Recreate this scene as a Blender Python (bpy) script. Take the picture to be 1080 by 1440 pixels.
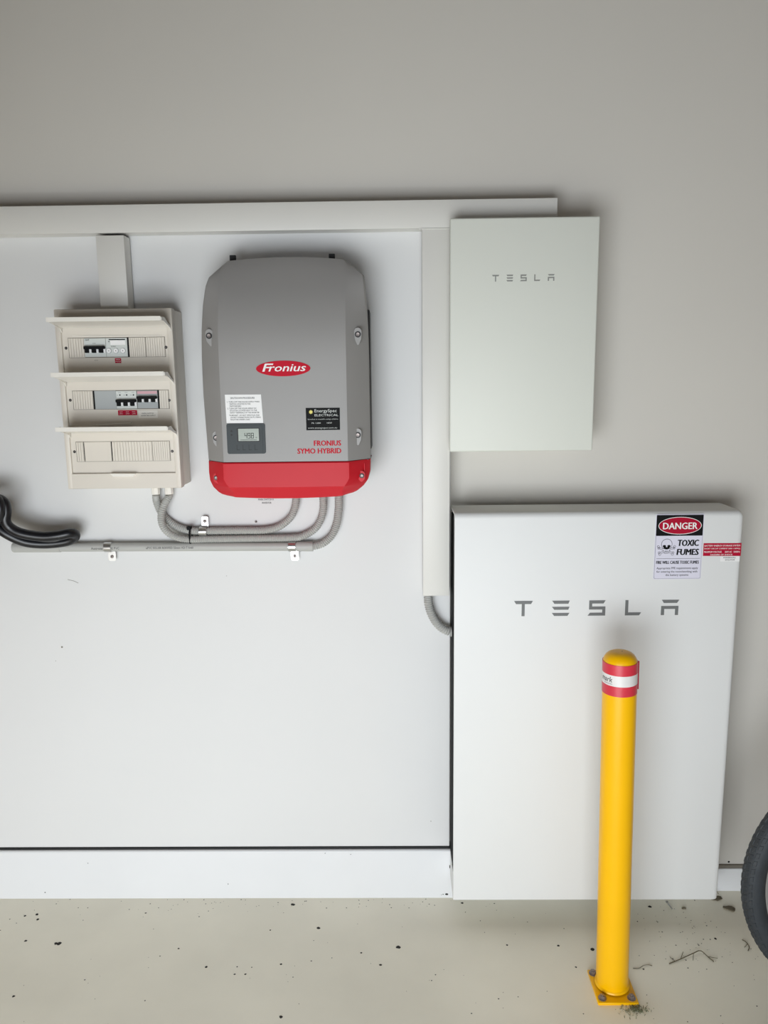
import bpy, bmesh, math, random
from mathutils import Vector, Matrix

random.seed(7)
SC = bpy.context.scene
COL = SC.collection
for _o in list(bpy.data.objects):
    bpy.data.objects.remove(_o)

# ---------------------------------------------------------------- camera
CAM_H = 1.62
pitch, roll, yaw = math.radians(9.9), math.radians(-0.7), math.radians(-0.86)
fw = Vector((math.sin(yaw) * math.cos(pitch), math.cos(yaw) * math.cos(pitch), -math.sin(pitch)))
rt = Vector((math.cos(yaw), -math.sin(yaw), 0))
up = rt.cross(fw)
r2 = rt * math.cos(roll) + up * math.sin(roll)
u2 = -rt * math.sin(roll) + up * math.cos(roll)
cd = bpy.data.cameras.new('camera')
cam = bpy.data.objects.new('camera', cd)
COL.objects.link(cam)
cam.matrix_world = Matrix(((r2.x, u2.x, -fw.x, 0), (r2.y, u2.y, -fw.y, 0), (r2.z, u2.z, -fw.z, CAM_H), (0, 0, 0, 1)))
cd.sensor_fit = 'HORIZONTAL'
cd.sensor_width = 27.0
cd.lens = 27.0
cd.clip_start = 0.02
SC.camera = cam

# ---------------------------------------------------------------- world, daylight, exposure
w = bpy.data.worlds.new('world')
SC.world = w
w.use_nodes = True
w.node_tree.nodes['Background'].inputs[0].default_value = (0.72, 0.80, 0.92, 1)
w.node_tree.nodes['Background'].inputs[1].default_value = 0.5


def area(name, loc, rot, sx, sy, power, color):
    d = bpy.data.lights.new(name, 'AREA')
    d.shape = 'RECTANGLE'
    d.size, d.size_y = sx, sy
    d.energy = power
    d.color = color
    o = bpy.data.objects.new(name, d)
    COL.objects.link(o)
    o.location = loc
    o.rotation_euler = rot
    return o


# daylight entering under the garage door, behind the photographer
area('daylight_doorway', (-0.62, -0.80, 0.64), (math.radians(90), 0, 0), 2.0, 1.2, 78, (0.90, 0.952, 1.0))

SC.view_settings.view_transform = 'Standard'
SC.view_settings.look = 'None'
SC.view_settings.gamma = 1.0
SC.view_settings.use_curve_mapping = False
SC.view_settings.exposure = 0.0


# ---------------------------------------------------------------- materials
def lin(c):
    c = c / 255.0
    return c / 12.92 if c <= 0.04045 else ((c + 0.055) / 1.055) ** 2.4


def mat(name, rgb, rough=0.5, metal=0.0, var=0.0, scale=6.0, bump=0.0, bscale=200.0, spec=0.5, coat=0.0):
    m = bpy.data.materials.new(name)
    m.use_nodes = True
    nt = m.node_tree
    b = nt.nodes['Principled BSDF']
    col = (lin(rgb[0]), lin(rgb[1]), lin(rgb[2]), 1)
    b.inputs['Base Color'].default_value = col
    b.inputs['Roughness'].default_value = rough
    b.inputs['Metallic'].default_value = metal
    b.inputs['Specular IOR Level'].default_value = spec
    b.inputs['Coat Weight'].default_value = coat
    tc = nt.nodes.new('ShaderNodeTexCoord')
    if var > 0:
        n = nt.nodes.new('ShaderNodeTexNoise')
        n.inputs['Scale'].default_value = scale
        n.inputs['Detail'].default_value = 5
        nt.links.new(tc.outputs['Object'], n.inputs['Vector'])
        r = nt.nodes.new('ShaderNodeValToRGB')
        r.color_ramp.elements[0].position = 0.3
        r.color_ramp.elements[1].position = 0.7
        r.color_ramp.elements[0].color = tuple(c * (1 - var) for c in col[:3]) + (1,)
        r.color_ramp.elements[1].color = tuple(min(1, c * (1 + var)) for c in col[:3]) + (1,)
        nt.links.new(n.outputs['Fac'], r.inputs['Fac'])
        nt.links.new(r.outputs['Color'], b.inputs['Base Color'])
    if bump > 0:
        n2 = nt.nodes.new('ShaderNodeTexNoise')
        n2.inputs['Scale'].default_value = bscale
        nt.links.new(tc.outputs['Object'], n2.inputs['Vector'])
        bp = nt.nodes.new('ShaderNodeBump')
        bp.inputs['Strength'].default_value = bump
        bp.inputs['Distance'].default_value = 0.001
        nt.links.new(n2.outputs['Fac'], bp.inputs['Height'])
        nt.links.new(bp.outputs['Normal'], b.inputs['Normal'])
    return m


M = dict(
    wall=mat('painted_plaster', (212, 208, 200), 0.8, var=0.012, scale=2.0, bump=0.08, bscale=90),
    ceiling=mat('ceiling_paint', (92, 80, 64), 0.9, var=0.05),
    board=mat('painted_board', (220, 220, 219), 0.6, var=0.010, scale=3.0, bump=0.04, bscale=60),
    plinth=mat('plinth_paint', (226, 227, 228), 0.5, var=0.012, scale=5.0),
    trunk=mat('trunking_plastic', (221, 219, 213), 0.42, var=0.012, scale=4.0),
    floor=mat('painted_concrete', (241, 237, 220), 0.5, var=0.05, scale=3.2, bump=0.25, bscale=45),
    sidewall=mat('bare_side_wall', (150, 132, 112), 0.9, var=0.08, scale=9),
    dark=mat('black_rubber', (14, 16, 18), 0.55, var=0.05),
    cable=mat('black_cable_sheath', (17, 18, 23), 0.33, var=0.05),
    batt=mat('white_powder_coat', (227, 228, 227), 0.5, var=0.006, scale=3),
    battside=mat('black_plastic', (8, 9, 10), 0.7, var=0.05, spec=0.12),
    gate=mat('white_glass_cover', (220, 222, 213), 0.5, var=0.006, scale=3),
    grey=mat('grey_letter', (112, 114, 114), 0.45, var=0.02),
    grey2=mat('pale_grey_letter', (138, 139, 134), 0.45, var=0.02),
    inv=mat('inverter_grey', (152, 150, 148), 0.45, var=0.012, scale=8, bump=0.06, bscale=500),
    invdark=mat('inverter_housing_black', (26, 26, 27), 0.5, var=0.03),
    red=mat('red_plastic', (200, 22, 38), 0.5, spec=0.35, var=0.015, scale=8),
    logo=mat('red_print', (192, 14, 42), 0.6, var=0.01, spec=0.2),
    white=mat('white_print', (240, 239, 238), 0.5, var=0.01),
    black=mat('black_print', (16, 17, 18), 0.6, var=0.02, spec=0.15),
    panel=mat('dark_grey_panel', (72, 77, 79), 0.5, var=0.02, spec=0.2),
    lcd=mat('lcd_glass', (158, 166, 156), 0.25, var=0.02),
    steel=mat('zinc_steel', (196, 196, 194), 0.28, 0.9, var=0.04, scale=60),
    bolt=mat('dull_bolt_steel', (150, 140, 136), 0.45, 0.8, var=0.12, scale=90),
    cream=mat('cream_plastic', (216, 209, 198), 0.45, var=0.012, scale=5),
    cream2=mat('cream_flap_plastic', (238, 234, 226), 0.25, var=0.012, scale=5),
    slotgap=mat('slot_shadow_plastic', (120, 114, 104), 0.6, var=0.05),
    brk=mat('breaker_pale_grey', (208, 212, 208), 0.45, var=0.02),
    brkgrey=mat('breaker_grey', (168, 172, 172), 0.5, var=0.02),
    pink=mat('breaker_pink_print', (205, 160, 168), 0.5, var=0.03),
    conduit=mat('grey_pvc', (178, 178, 174), 0.5, var=0.02, scale=10),
    yellow=mat('yellow_enamel', (247, 186, 1), 0.3, var=0.02, scale=6, spec=0.35),
    tapered=mat('red_reflective_tape', (208, 52, 70), 0.35, var=0.03, scale=20),
    tapewhite=mat('white_reflective_tape', (226, 224, 222), 0.35, var=0.03, scale=20),
    signlilac=mat('sign_white', (222, 220, 234), 0.4, var=0.01),
    signred=mat('sign_red', (172, 6, 46), 0.6, var=0.02, spec=0.2),
    stickred=mat('sticker_red', (178, 12, 50), 0.6, var=0.02, spec=0.2),
    tyre=mat('tyre_rubber', (44, 49, 54), 0.65, var=0.15, scale=40, bump=0.3, bscale=260),
    rim=mat('rim_alloy', (196, 198, 202), 0.3, 0.8, var=0.04),
    twig=mat('dry_twig', (92, 84, 62), 0.9, var=0.2, scale=50),
    leaf=mat('dry_leaf', (112, 104, 86), 0.9, var=0.25, scale=60),
    grass=mat('dry_grass', (120, 122, 92), 0.9, var=0.35, scale=80),
    grit=mat('dark_grit', (38, 36, 32), 0.8, var=0.2, scale=80),
)
M['sun'] = mat('sun_yellow_print', (226, 214, 110), 0.5, var=0.02)


# ---------------------------------------------------------------- mesh builder
class MB:
    def __init__(s):
        s.v, s.f = [], []

    def add(s, vs, fs):
        n = len(s.v)
        s.v += [tuple(p) for p in vs]
        s.f += [tuple(i + n for i in f) for f in fs]
        return s

    def box(s, x0, x1, y0, y1, z0, z1, bev=0.0, seg=2):
        if bev <= 0:
            vs = [(x, y, z) for x in (x0, x1) for y in (y0, y1) for z in (z0, z1)]
            return s.add(vs, [(0, 1, 3, 2), (4, 6, 7, 5), (0, 4, 5, 1), (2, 3, 7, 6), (0, 2, 6, 4), (1, 5, 7, 3)])
        bm = bmesh.new()
        bmesh.ops.create_cube(bm, size=1.0)
        for v in bm.verts:
            v.co = Vector(((x0 + x1) / 2 + v.co.x * (x1 - x0), (y0 + y1) / 2 + v.co.y * (y1 - y0), (z0 + z1) / 2 + v.co.z * (z1 - z0)))
        bmesh.ops.bevel(bm, geom=list(bm.edges), offset=bev, segments=seg, profile=0.5, affect='EDGES')
        bm.verts.index_update()
        vs = [v.co[:] for v in bm.verts]
        fs = [[v.index for v in f.verts] for f in bm.faces]
        bm.free()
        return s.add(vs, fs)

    def prism(s, poly, y0, y1):
        """polygon in (x,z), extruded along y; y0 is the side nearer the camera"""
        a = sum(poly[i][0] * poly[(i + 1) % len(poly)][1] - poly[(i + 1) % len(poly)][0] * poly[i][1] for i in range(len(poly)))
        if a < 0:
            poly = poly[::-1]
        n = len(poly)
        vs = [(x, y0, z) for x, z in poly] + [(x, y1, z) for x, z in poly]
        fs = [tuple(range(n)), tuple(range(2 * n - 1, n - 1, -1))]
        fs += [(i, i + n, (i + 1) % n + n, (i + 1) % n) for i in range(n)]
        return s.add(vs, fs)

    def xprism(s, poly, x0, x1):
        """polygon in (y,z), extruded along x"""
        n = len(poly)
        a = sum(poly[i][0] * poly[(i + 1) % n][1] - poly[(i + 1) % n][0] * poly[i][1] for i in range(n))
        if a < 0:
            poly = poly[::-1]
        vs = [(x1, y, z) for y, z in poly] + [(x0, y, z) for y, z in poly]
        fs = [tuple(range(n)), tuple(range(2 * n - 1, n - 1, -1))]
        fs += [(i, i + n, (i + 1) % n + n, (i + 1) % n) for i in range(n)]
        return s.add(vs, fs)

    def cyl(s, p0, p1, r0, r1=None, seg=20):
        r1 = r0 if r1 is None else r1
        return s.tube([p0, p1], [r0, r1], seg)

    def tube(s, path, rad, seg=14, cap=True):
        P = [Vector(p) for p in path]
        n = len(P)
        R = rad if isinstance(rad, (list, tuple)) else [rad] * n
        T = [(P[min(i + 1, n - 1)] - P[max(i - 1, 0)]).normalized() for i in range(n)]
        t0 = T[0]
        ref = Vector((0, 1, 0)) if abs(t0.y) < 0.9 else Vector((1, 0, 0))
        nrm = t0.cross(ref).normalized()
        vs, fs = [], []
        for i in range(n):
            nrm = (nrm - T[i] * nrm.dot(T[i])).normalized()
            b = T[i].cross(nrm)
            for k in range(seg):
                a = 2 * math.pi * k / seg
                vs.append(P[i] + (nrm * math.cos(a) + b * math.sin(a)) * R[i])
        for i in range(n - 1):
            for k in range(seg):
                k2 = (k + 1) % seg
                fs.append((i * seg + k, i * seg + k2, (i + 1) * seg + k2, (i + 1) * seg + k))
        if cap:
            fs.append(tuple(range(seg - 1, -1, -1)))
            fs.append(tuple((n - 1) * seg + k for k in range(seg)))
        return s.add(vs, fs)

    def lathe(s, prof, seg=40, c=(0, 0, 0), axis='z', close=False):
        vs, fs = [], []
        n = len(prof)
        for k in range(seg):
            a = 2 * math.pi * k / seg
            for r, h in prof:
                if axis == 'z':
                    vs.append((c[0] + r * math.cos(a), c[1] + r * math.sin(a), c[2] + h))
                else:
                    vs.append((c[0] + r * math.cos(a), c[1] + h, c[2] + r * math.sin(a)))
        for k in range(seg):
            k2 = (k + 1) % seg
            for i in range(n if close else n - 1):
                j = (i + 1) % n
                q = (k * n + i, k2 * n + i, k2 * n + j, k * n + j)
                fs.append(q if axis == 'z' else q[::-1])
        return s.add(vs, fs)


OFF = {}


def obj(name, mb, m, parent=None, smooth=40, kind=None):
    off = OFF.get(parent.name, Vector((0, 0, 0))) if parent else Vector((0, 0, 0))
    me = bpy.data.meshes.new(name)
    me.from_pydata([(v[0] - off.x, v[1] - off.y, v[2] - off.z) for v in mb.v], [], mb.f)
    bm = bmesh.new()
    bm.from_mesh(me)
    bmesh.ops.recalc_face_normals(bm, faces=bm.faces)
    bm.to_mesh(me)
    bm.free()
    if smooth:
        for p in me.polygons:
            p.use_smooth = True
        me.set_sharp_from_angle(angle=math.radians(smooth))
    me.materials.append(M[m])
    o = bpy.data.objects.new(name, me)
    COL.objects.link(o)
    if parent:
        o.parent = parent
        OFF[o.name] = off
    if kind:
        o['kind'] = kind
    return o


def tag(o, label, cat, group=None):
    o['label'] = label
    o['category'] = cat
    if group:
        o['group'] = group
    return o


def thing(name, label, cat, loc=(0, 0, 0), group=None):
    o = bpy.data.objects.new(name, None)
    o.empty_display_size = 0.05
    COL.objects.link(o)
    o.location = loc
    OFF[o.name] = Vector(loc)
    return tag(o, label, cat, group)


def struct(name, mb, m, label=None, smooth=40):
    o = obj(name, mb, m, None, smooth, 'structure')
    if label:
        o['label'] = label
    return o


def note(o, label):
    o['label'] = label
    return o


TXT = {}


def text_verts(s, bold=0.0, shear=0.0):
    key = (s, bold, shear)
    if key in TXT:
        return TXT[key]
    c = bpy.data.curves.new('t', 'FONT')
    c.body = s
    c.offset = bold
    c.shear = shear
    c.resolution_u = 2
    o = bpy.data.objects.new('t', c)
    COL.objects.link(o)
    dg = bpy.context.evaluated_depsgraph_get()
    me = o.evaluated_get(dg).to_mesh()
    vs = [(v.co.x, v.co.y) for v in me.vertices]
    fs = [tuple(p.vertices) for p in me.polygons]
    o.evaluated_get(dg).to_mesh_clear()
    bpy.data.objects.remove(o)
    bpy.data.curves.remove(c)
    TXT[key] = (vs, fs)
    return TXT[key]


def text(mb, s, x0, x1, z0, z1, Y, bold=0.0, shear=0.0, fat=0.0):
    """flat print fitted into a rectangle on a plane facing the camera side"""
    if bold and not fat:
        fat = bold * (z1 - z0) * 0.8
    vs, fs = text_verts(s, 0.0, shear)
    ax, bx = min(v[0] for v in vs), max(v[0] for v in vs)
    ay, by = min(v[1] for v in vs), max(v[1] for v in vs)
    out = [(x0 + (v[0] - ax) / (bx - ax) * (x1 - x0), Y, z0 + (v[1] - ay) / (by - ay) * (z1 - z0)) for v in vs]
    if fat:
        mb.add([(x - fat, y, z) for x, y, z in out], fs)
        mb.add([(x, y - 0.00005, z + fat * 0.5) for x, y, z in out], fs)
        out = [(x + fat, y - 0.0001, z) for x, y, z in out]
    return mb.add(out, fs)


def ellipse(cx, cz, rx, rz, n=40):
    return [(cx + rx * math.cos(2 * math.pi * k / n), cz + rz * math.sin(2 * math.pi * k / n)) for k in range(n)]


def rrect(x0, x1, z0, z1, r, n=5):
    out = []
    for cx, cz, a0 in ((x1 - r, z1 - r, 0), (x0 + r, z1 - r, 90), (x0 + r, z0 + r, 180), (x1 - r, z0 + r, 270)):
        for k in range(n + 1):
            a = math.radians(a0 + 90 * k / n)
            out.append((cx + r * math.cos(a), cz + r * math.sin(a)))
    return out


def spline(pts, step=0.002):
    """Catmull-Rom through the points, resampled at even steps"""
    P = [Vector(p) for p in pts]
    P = [P[0] * 2 - P[1]] + P + [P[-1] * 2 - P[-2]]
    dense = []
    for i in range(1, len(P) - 2):
        for k in range(40):
            t = k / 40
            a, b, c, d = P[i - 1], P[i], P[i + 1], P[i + 2]
            dense.append(0.5 * ((2 * b) + (c - a) * t + (2 * a - 5 * b + 4 * c - d) * t * t + (3 * b - a - 3 * c + d) * t ** 3))
    dense.append(P[-2])
    out = [dense[0]]
    acc = 0.0
    for i in range(1, len(dense)):
        seg = (dense[i] - dense[i - 1]).length
        while acc + seg >= step and seg > 0:
            t = (step - acc) / seg
            q = dense[i - 1].lerp(dense[i], t)
            out.append(q)
            dense[i - 1] = q
            seg = (dense[i] - q).length
            acc = 0.0
        acc += seg
    return out


# ================================================================ the setting
WALL = 2.222       # back wall plane
BOARD = 2.195      # face of the white mounting board
struct('floor', MB().box(-1.85, 2.5, -1.8, 2.34, -0.12, 0), 'floor', 'grey beige painted concrete garage floor')
struct('wall_back', MB().box(-1.75, 2.4, WALL, 2.34, 0, 2.8), 'wall', 'off-white plastered garage wall')
struct('wall_left', MB().box(-1.85, -1.75, -1.8, 2.34, 0, 2.8), 'sidewall', 'bare side wall')
struct('wall_right', MB().box(2.4, 2.5, -1.8, 2.34, 0, 2.8), 'sidewall', 'bare side wall')
struct('shade_bulkhead', MB().box(-1.75, -0.90, 0.05, 0.25, 0.93, 2.8), 'sidewall', 'unseen bulkhead added to shade the upper left of the board')  # out of view, added to keep light off the board's upper left
struct('ceiling', MB().box(-1.85, 2.5, -1.8, 2.34, 2.8, 2.9), 'ceiling', 'plain garage ceiling')

# plinth along the left part, rounded top edge
pl = [(WALL, 0.0), (2.183, 0.0), (2.183, 0.157)]
for k in range(1, 6):
    a = math.radians(18 * k)
    pl.append((2.183 + 0.007 * (1 - math.cos(a)), 0.157 + 0.007 * math.sin(a)))
pl.append((WALL, 0.164))
bl = struct('baseboard_left', MB().xprism(pl, -1.749, 0.172), 'plinth', 'tall white painted plinth along the foot of the wall')
struct('trim_1', MB().box(-1.749, 0.169, 2.1925, 2.2215, 0.1635, 0.1705), 'dark', 'thin black joint above the white plinth')
br = struct('baseboard_right', MB().box(0.174, 2.4, 2.210, WALL, 0, 0.0785, 0.002, 1), 'plinth', 'low white skirting right of the battery')
obj('top_bead_shadow', MB().box(0.174, 2.4, 2.2145, WALL, 0.079, 0.0885), 'slotgap', br)  # edge along the skirting top, coloured grey as its thin shadow line

# chips in the plinth paint
mb = MB()
for cx, cz, rx, rz in ((0.150, 0.0125, 0.006, 0.0035), (0.139, 0.012, 0.0018, 0.002), (0.134, 0.0105, 0.001, 0.001), (0.160, 0.108, 0.002, 0.006),
                       (-1.125, 0.022, 0.002, 0.002), (-0.98, 0.124, 0.0016, 0.0012), (-0.15, 0.152, 0.002, 0.0012), (-0.23, 0.156, 0.002, 0.001), (-0.54, 0.05, 0.0012, 0.002)):
    mb.prism([(cx + rx * math.cos(a) * random.uniform(.7, 1.15), cz + rz * math.sin(a) * random.uniform(.7, 1.15)) for a in [k * math.pi / 5 for k in range(10)]], 2.1826, 2.1834)
obj('paint_chip', mb, 'grit', bl, kind='stuff')

# white mounting board
bd = thing('backing_board', 'large white wall board behind the inverter and switchboard', 'board', (-1.1, BOARD, 0.171))
bmain = obj('panel', MB().box(-1.749, 0.1598, BOARD, WALL - 0.0006, 0.171, 2.05, 0.0015, 1), 'board', bd)
mb = MB()
for cx, cz, rx, rz in ((-1.0073, 0.8338, 0.0028, 0.003), (0.1016, 0.2568, 0.001, 0.002), (-1.03, 0.79, 0.001, 0.001), (-0.62, 1.19, 0.001, 0.0015), (-0.50, 1.05, 0.001, 0.001)):
    mb.prism(ellipse(cx, cz, rx, rz, 8), BOARD - 0.0006, BOARD)
obj('mark', mb, 'slotgap', bd, kind='stuff')
obj('scratch', MB().tube([(-0.9727, BOARD - 0.0003, 1.0431), (-0.955, BOARD - 0.0005, 1.0385), (-0.9418, BOARD - 0.0003, 1.032)], 0.0006, 5), 'slotgap', bd)
# sticker half hidden under the inverter
st = obj('sticker', MB().prism(rrect(-0.405, -0.344, 1.256, 1.32, 0.002), BOARD - 0.0006, BOARD), 'board', bd)
mb = MB()
text(mb, 'MAIN SWITCH A', -0.397, -0.352, 1.2745, 1.2797, BOARD - 0.0009, 0.02)
text(mb, 'INVERTER', -0.386, -0.359, 1.2648, 1.2700, BOARD - 0.0009, 0.02)
obj('lettering', mb, 'black', st)

# ================================================================ cable trunking
TF = 2.14
t = thing('cable_trunking', 'long horizontal white cable trunking along the top of the board', 'trunking', (-0.4, WALL, 2.01))
obj('duct', MB().box(-1.749, 0.4355, TF + 0.006, BOARD - 0.0006, 2.0115, 2.081, 0.001, 1).box(0.1632, 0.4355, BOARD - 0.0010, WALL - 0.0006, 2.0115, 2.081), 'trunk', t)
obj('lid', MB().box(-1.749, 0.4355, TF, TF + 0.0055, 2.0105, 2.082, 0.0015, 2), 'trunk', t)
obj('corner_cover', MB().box(0.070, 0.157, TF - 0.0016, TF, 2.0075, 2.0105, 0.0006, 1), 'trunk', t)
t = thing('cable_trunking', 'upright white cable trunking running down beside the wall-hung white box', 'trunking', (0.115, BOARD, 1.0))
d = obj('duct', MB().box(0.0790, 0.0812, TF + 0.005, BOARD - 0.0006, 1.0, 2.0100).box(0.1505, 0.1527, TF + 0.005, BOARD - 0.0006, 1.0, 2.0100).box(0.079, 0.1527, BOARD - 0.003, BOARD - 0.0006, 1.0, 2.0100), 'trunk', t)
obj('lid', MB().box(0.0775, 0.1535, TF, TF + 0.0055, 0.9995, 2.0095, 0.0018, 2), 'trunk', t)
t = thing('cable_trunking', 'short upright trunking between the top trunking and the switchboard', 'trunking', (-0.757, BOARD, 1.81))
obj('duct', MB().box(-0.7935, -0.7913, TF + 0.005, BOARD - 0.0006, 1.811, 2.0045).box(-0.7227, -0.7205, TF + 0.005, BOARD - 0.0006, 1.811, 2.0045).box(-0.7935, -0.7205, BOARD - 0.003, BOARD - 0.0006, 1.811, 2.0045), 'trunk', t)
obj('lid', MB().box(-0.7950, -0.7192, TF, TF + 0.0055, 1.811, 2.0045, 0.0016, 2), 'trunk', t)
obj('inner_core', MB().box(-0.7905, -0.7230, TF + 0.0060, BOARD - 0.003, 1.815, 2.0030), 'dark', t)


# ================================================================ wordmark letters (flat bars with slanted ends)
def wordmark(parent, x0, x1, z0, z1, Y, m):
    H = z1 - z0
    u = (x1 - x0) / 919.0

    def X(p):
        return x0 + (p - 93) * u

    def Z(q):
        return z1 - (q - 58) / 82.0 * H
    L = [
        [[(93, 58), (198, 58), (188, 75), (153, 75), (153, 140), (136, 140), (136, 75), (104, 75)]],
        [[(305, 58), (403, 58), (396, 75), (318, 75)], [(305, 91), (403, 91), (396, 107), (318, 107)], [(305, 124), (403, 124), (393, 140), (318, 140)]],
        [[(512, 58), (603, 58), (592, 75), (529, 75), (529, 91), (603, 91), (603, 140), (505, 140), (518, 124), (586, 124), (586, 107), (512, 107)]],
        [[(713, 58), (730, 58), (730, 124), (803, 124), (792, 140), (713, 140)]],
        [[(915, 58), (1012, 58), (1000, 75), (927, 75)], [(913, 91), (1009, 91), (1009, 140), (991, 140), (991, 107), (931, 107), (931, 140), (913, 140)]],
    ]
    for parts in L:
        mb = MB()
        for p in parts:
            mb.prism([(X(a), Z(b)) for a, b in p], Y - 0.0006, Y + 0.0004)
        obj('letter', mb, m, parent, smooth=0)


# ================================================================ battery (large white floor-near unit)
PX0, PX1, PZ0, PZ1, PY = 0.161, 0.945, 0.0815, 1.2547, 2.06
t = thing('home_battery', 'large white wall-mounted home battery behind the yellow bollard', 'battery', (0.553, 2.2, PZ0))
# front shell: front face wraps over top and bottom with a bend
pts = []
r = 0.016
for k in range(7):
    a = math.radians(90 - 15 * k)
    pts.append((PY + r - r * math.cos(a) if False else PY + r * (1 - math.cos(math.radians(15 * k))), PZ1 - r * (1 - math.sin(math.radians(15 * k)))))
prof = [(2.193, PZ1)] + pts[::-1]
lowr = 0.005
prof += [(PY, PZ0 + lowr), (PY + 0.0015, PZ0 + 0.0015), (PY + lowr, PZ0), (2.193, PZ0)]
# inner side of the shell (2.5 mm sheet)
inn = [(2.193, PZ0 + 0.003), (PY + 0.006, PZ0 + 0.003), (PY + 0.004, PZ0 + 0.006), (PY + 0.004, PZ1 - 0.018), (PY + 0.010, PZ1 - 0.008), (PY + 0.018, PZ1 - 0.004), (2.193, PZ1 - 0.004)]
shell = MB()
ring = prof + inn
# rounded right and left front corners: taper the end sections slightly
secs = [(PX0, 0.0020, 0.002), (PX0 + 0.0010, 0.0005, 0.0008), (PX0 + 0.004, 0.0, 0.0), (PX1 - 0.014, 0.0, 0.0), (PX1 - 0.006, 0.001, 0.0020), (PX1 - 0.002, 0.0035, 0.005), (PX1, 0.008, 0.010)]
n = len(ring)
cy, cz = 2.14, (PZ0 + PZ1) / 2
vs, fs = [], []
for x, dy, dz in secs:
    for (y, z) in ring:
        yy = y + dy if y < PY + 0.02 else y
        zz = z - dz if z > PZ1 - 0.03 else z + dz * 0.3 if z < PZ0 + 0.02 else z
        vs.append((x, yy, zz))
for i in range(len(secs) - 1):
    for k in range(n):
        k2 = (k + 1) % n
        fs.append((i * n + k, i * n + k2, (i + 1) * n + k2, (i + 1) * n + k))
fs.append(tuple(range(n)))
fs.append(tuple((len(secs) - 1) * n + k for k in range(n - 1, -1, -1)))
obj('front_shell', shell.add(vs, fs), 'batt', t, smooth=35)
obj('side_body', MB().box(PX0 + 0.0006, PX1 - 0.010, PY + 0.0045, 2.193, PZ0 + 0.0035, PZ1 - 0.0185, 0.002, 1), 'battside', t)
obj('lower_side_cover', MB().box(PX0 + 0.0002, PX0 + 0.003, PY + 0.003, 2.182, PZ0 + 0.001, 0.166, 0.0008, 1), 'batt', t)
obj('side_fin', MB().box(PX0, PX0 + 0.004, PY + 0.045, PY + 0.049, 0.167, PZ1 - 0.03), 'battside', t)
for za in (0.3, 0.9):
    obj('wall_bracket', MB().box(0.25, 0.85, 2.192, WALL - 0.0006, za, za + 0.1), 'battside', t)
obj('cable_inlet', MB().cyl((0.1580, 2.165, 0.8830), (0.166, 2.165, 0.8830), 0.0145, seg=18), 'conduit', t)
wordmark(t, 0.3268, 0.7825, 0.9625, 1.0065, PY, 'grey')

# --- danger sticker
SY = PY


def LX(u, v):
    l = 147 - (v - 150) * 0.0385
    rgt = 571 - (v - 150) * 0.058
    return 0.7085 + (u - l) / (rgt - l) * 0.1272


def LZ(v):
    return 1.2462 - (v - 150) / 572.0 * 0.1796


dl = obj('danger_label', MB().prism(rrect(0.7072, 0.8372, 1.0655, 1.2476, 0.004), SY - 0.0008, SY + 0.0004), 'signlilac', t)
note(dl, 'white danger sticker with black header and skull')
obj('border_line', MB().prism(rrect(0.7090, 0.8354, 1.0672, 1.2458, 0.003), SY - 0.0010, SY).prism(rrect(0.7090, 0.8354, 1.0672, 1.2458, 0.003), SY - 0.0010, SY), 'grey', dl)
obj('face', MB().prism(rrect(0.7096, 0.8348, 1.0678, 1.2452, 0.003), SY - 0.0012, SY), 'signlilac', dl)
obj('header', MB().prism(rrect(0.7093, 0.8351, LZ(338), LZ(155), 0.002), SY - 0.0014, SY), 'black', dl)
cx, cz = (LX(165, 250) + LX(548, 250)) / 2, (LZ(173) + LZ(325)) / 2
obj('oval_rim', MB().prism(ellipse(cx, cz, (LX(550, 250) - LX(163, 250)) / 2, (LZ(172) - LZ(327)) / 2, 48), SY - 0.0016, SY), 'white', dl)
obj('oval', MB().prism(ellipse(cx, cz, (LX(545, 250) - LX(168, 250)) / 2, (LZ(177) - LZ(322)) / 2, 48), SY - 0.0018, SY), 'signred', dl)
mb = MB()
text(mb, 'DANGER', LX(205, 250), LX(512, 250), LZ(280), LZ(222), SY - 0.0020, 0.008, 0, 0.0006)
obj('lettering', mb, 'white', dl, smooth=0)
mb = MB()
text(mb, 'TOXIC', LX(340, 400), LX(525, 400), LZ(430), LZ(375), SY - 0.0014, 0.008, 0.1, 0.0011)
text(mb, 'FUMES', LX(330, 480), LX(523, 480), LZ(510), LZ(456), SY - 0.0014, 0.008, 0.1, 0.0011)
text(mb, 'FIRE WILL CAUSE TOXIC FUMES', LX(147, 575), LX(525, 575), LZ(588), LZ(561), SY - 0.0014, 0.01, 0, 0.0004)
text(mb, 'Appropriate PPE requirements apply', LX(150, 627), LX(517, 627), LZ(641), LZ(617), SY - 0.0014, 0.01)
text(mb, 'for entering the room/working with', LX(150, 658), LX(512, 658), LZ(672), LZ(648), SY - 0.0014, 0.01)
text(mb, 'the battery systems', LX(230, 688), LX(432, 688), LZ(702), LZ(678), SY - 0.0014, 0.01)
mb.prism([(LX(147, 541), LZ(542)), (LX(537, 541), LZ(542)), (LX(537, 541), LZ(539.5)), (LX(147, 541), LZ(539.5))], SY - 0.0014, SY)
obj('lettering', mb, 'black', dl, smooth=0)
# skull and crossbones
K = lambda u, v: (LX(u, 440), LZ(v))
sc = 0.0003


def blob(mb, u, v, ru, rv, y, n=24):
    x, z = K(u, v)
    mb.prism(ellipse(x, z, ru * sc, rv * sc, n), y, SY)


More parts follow.
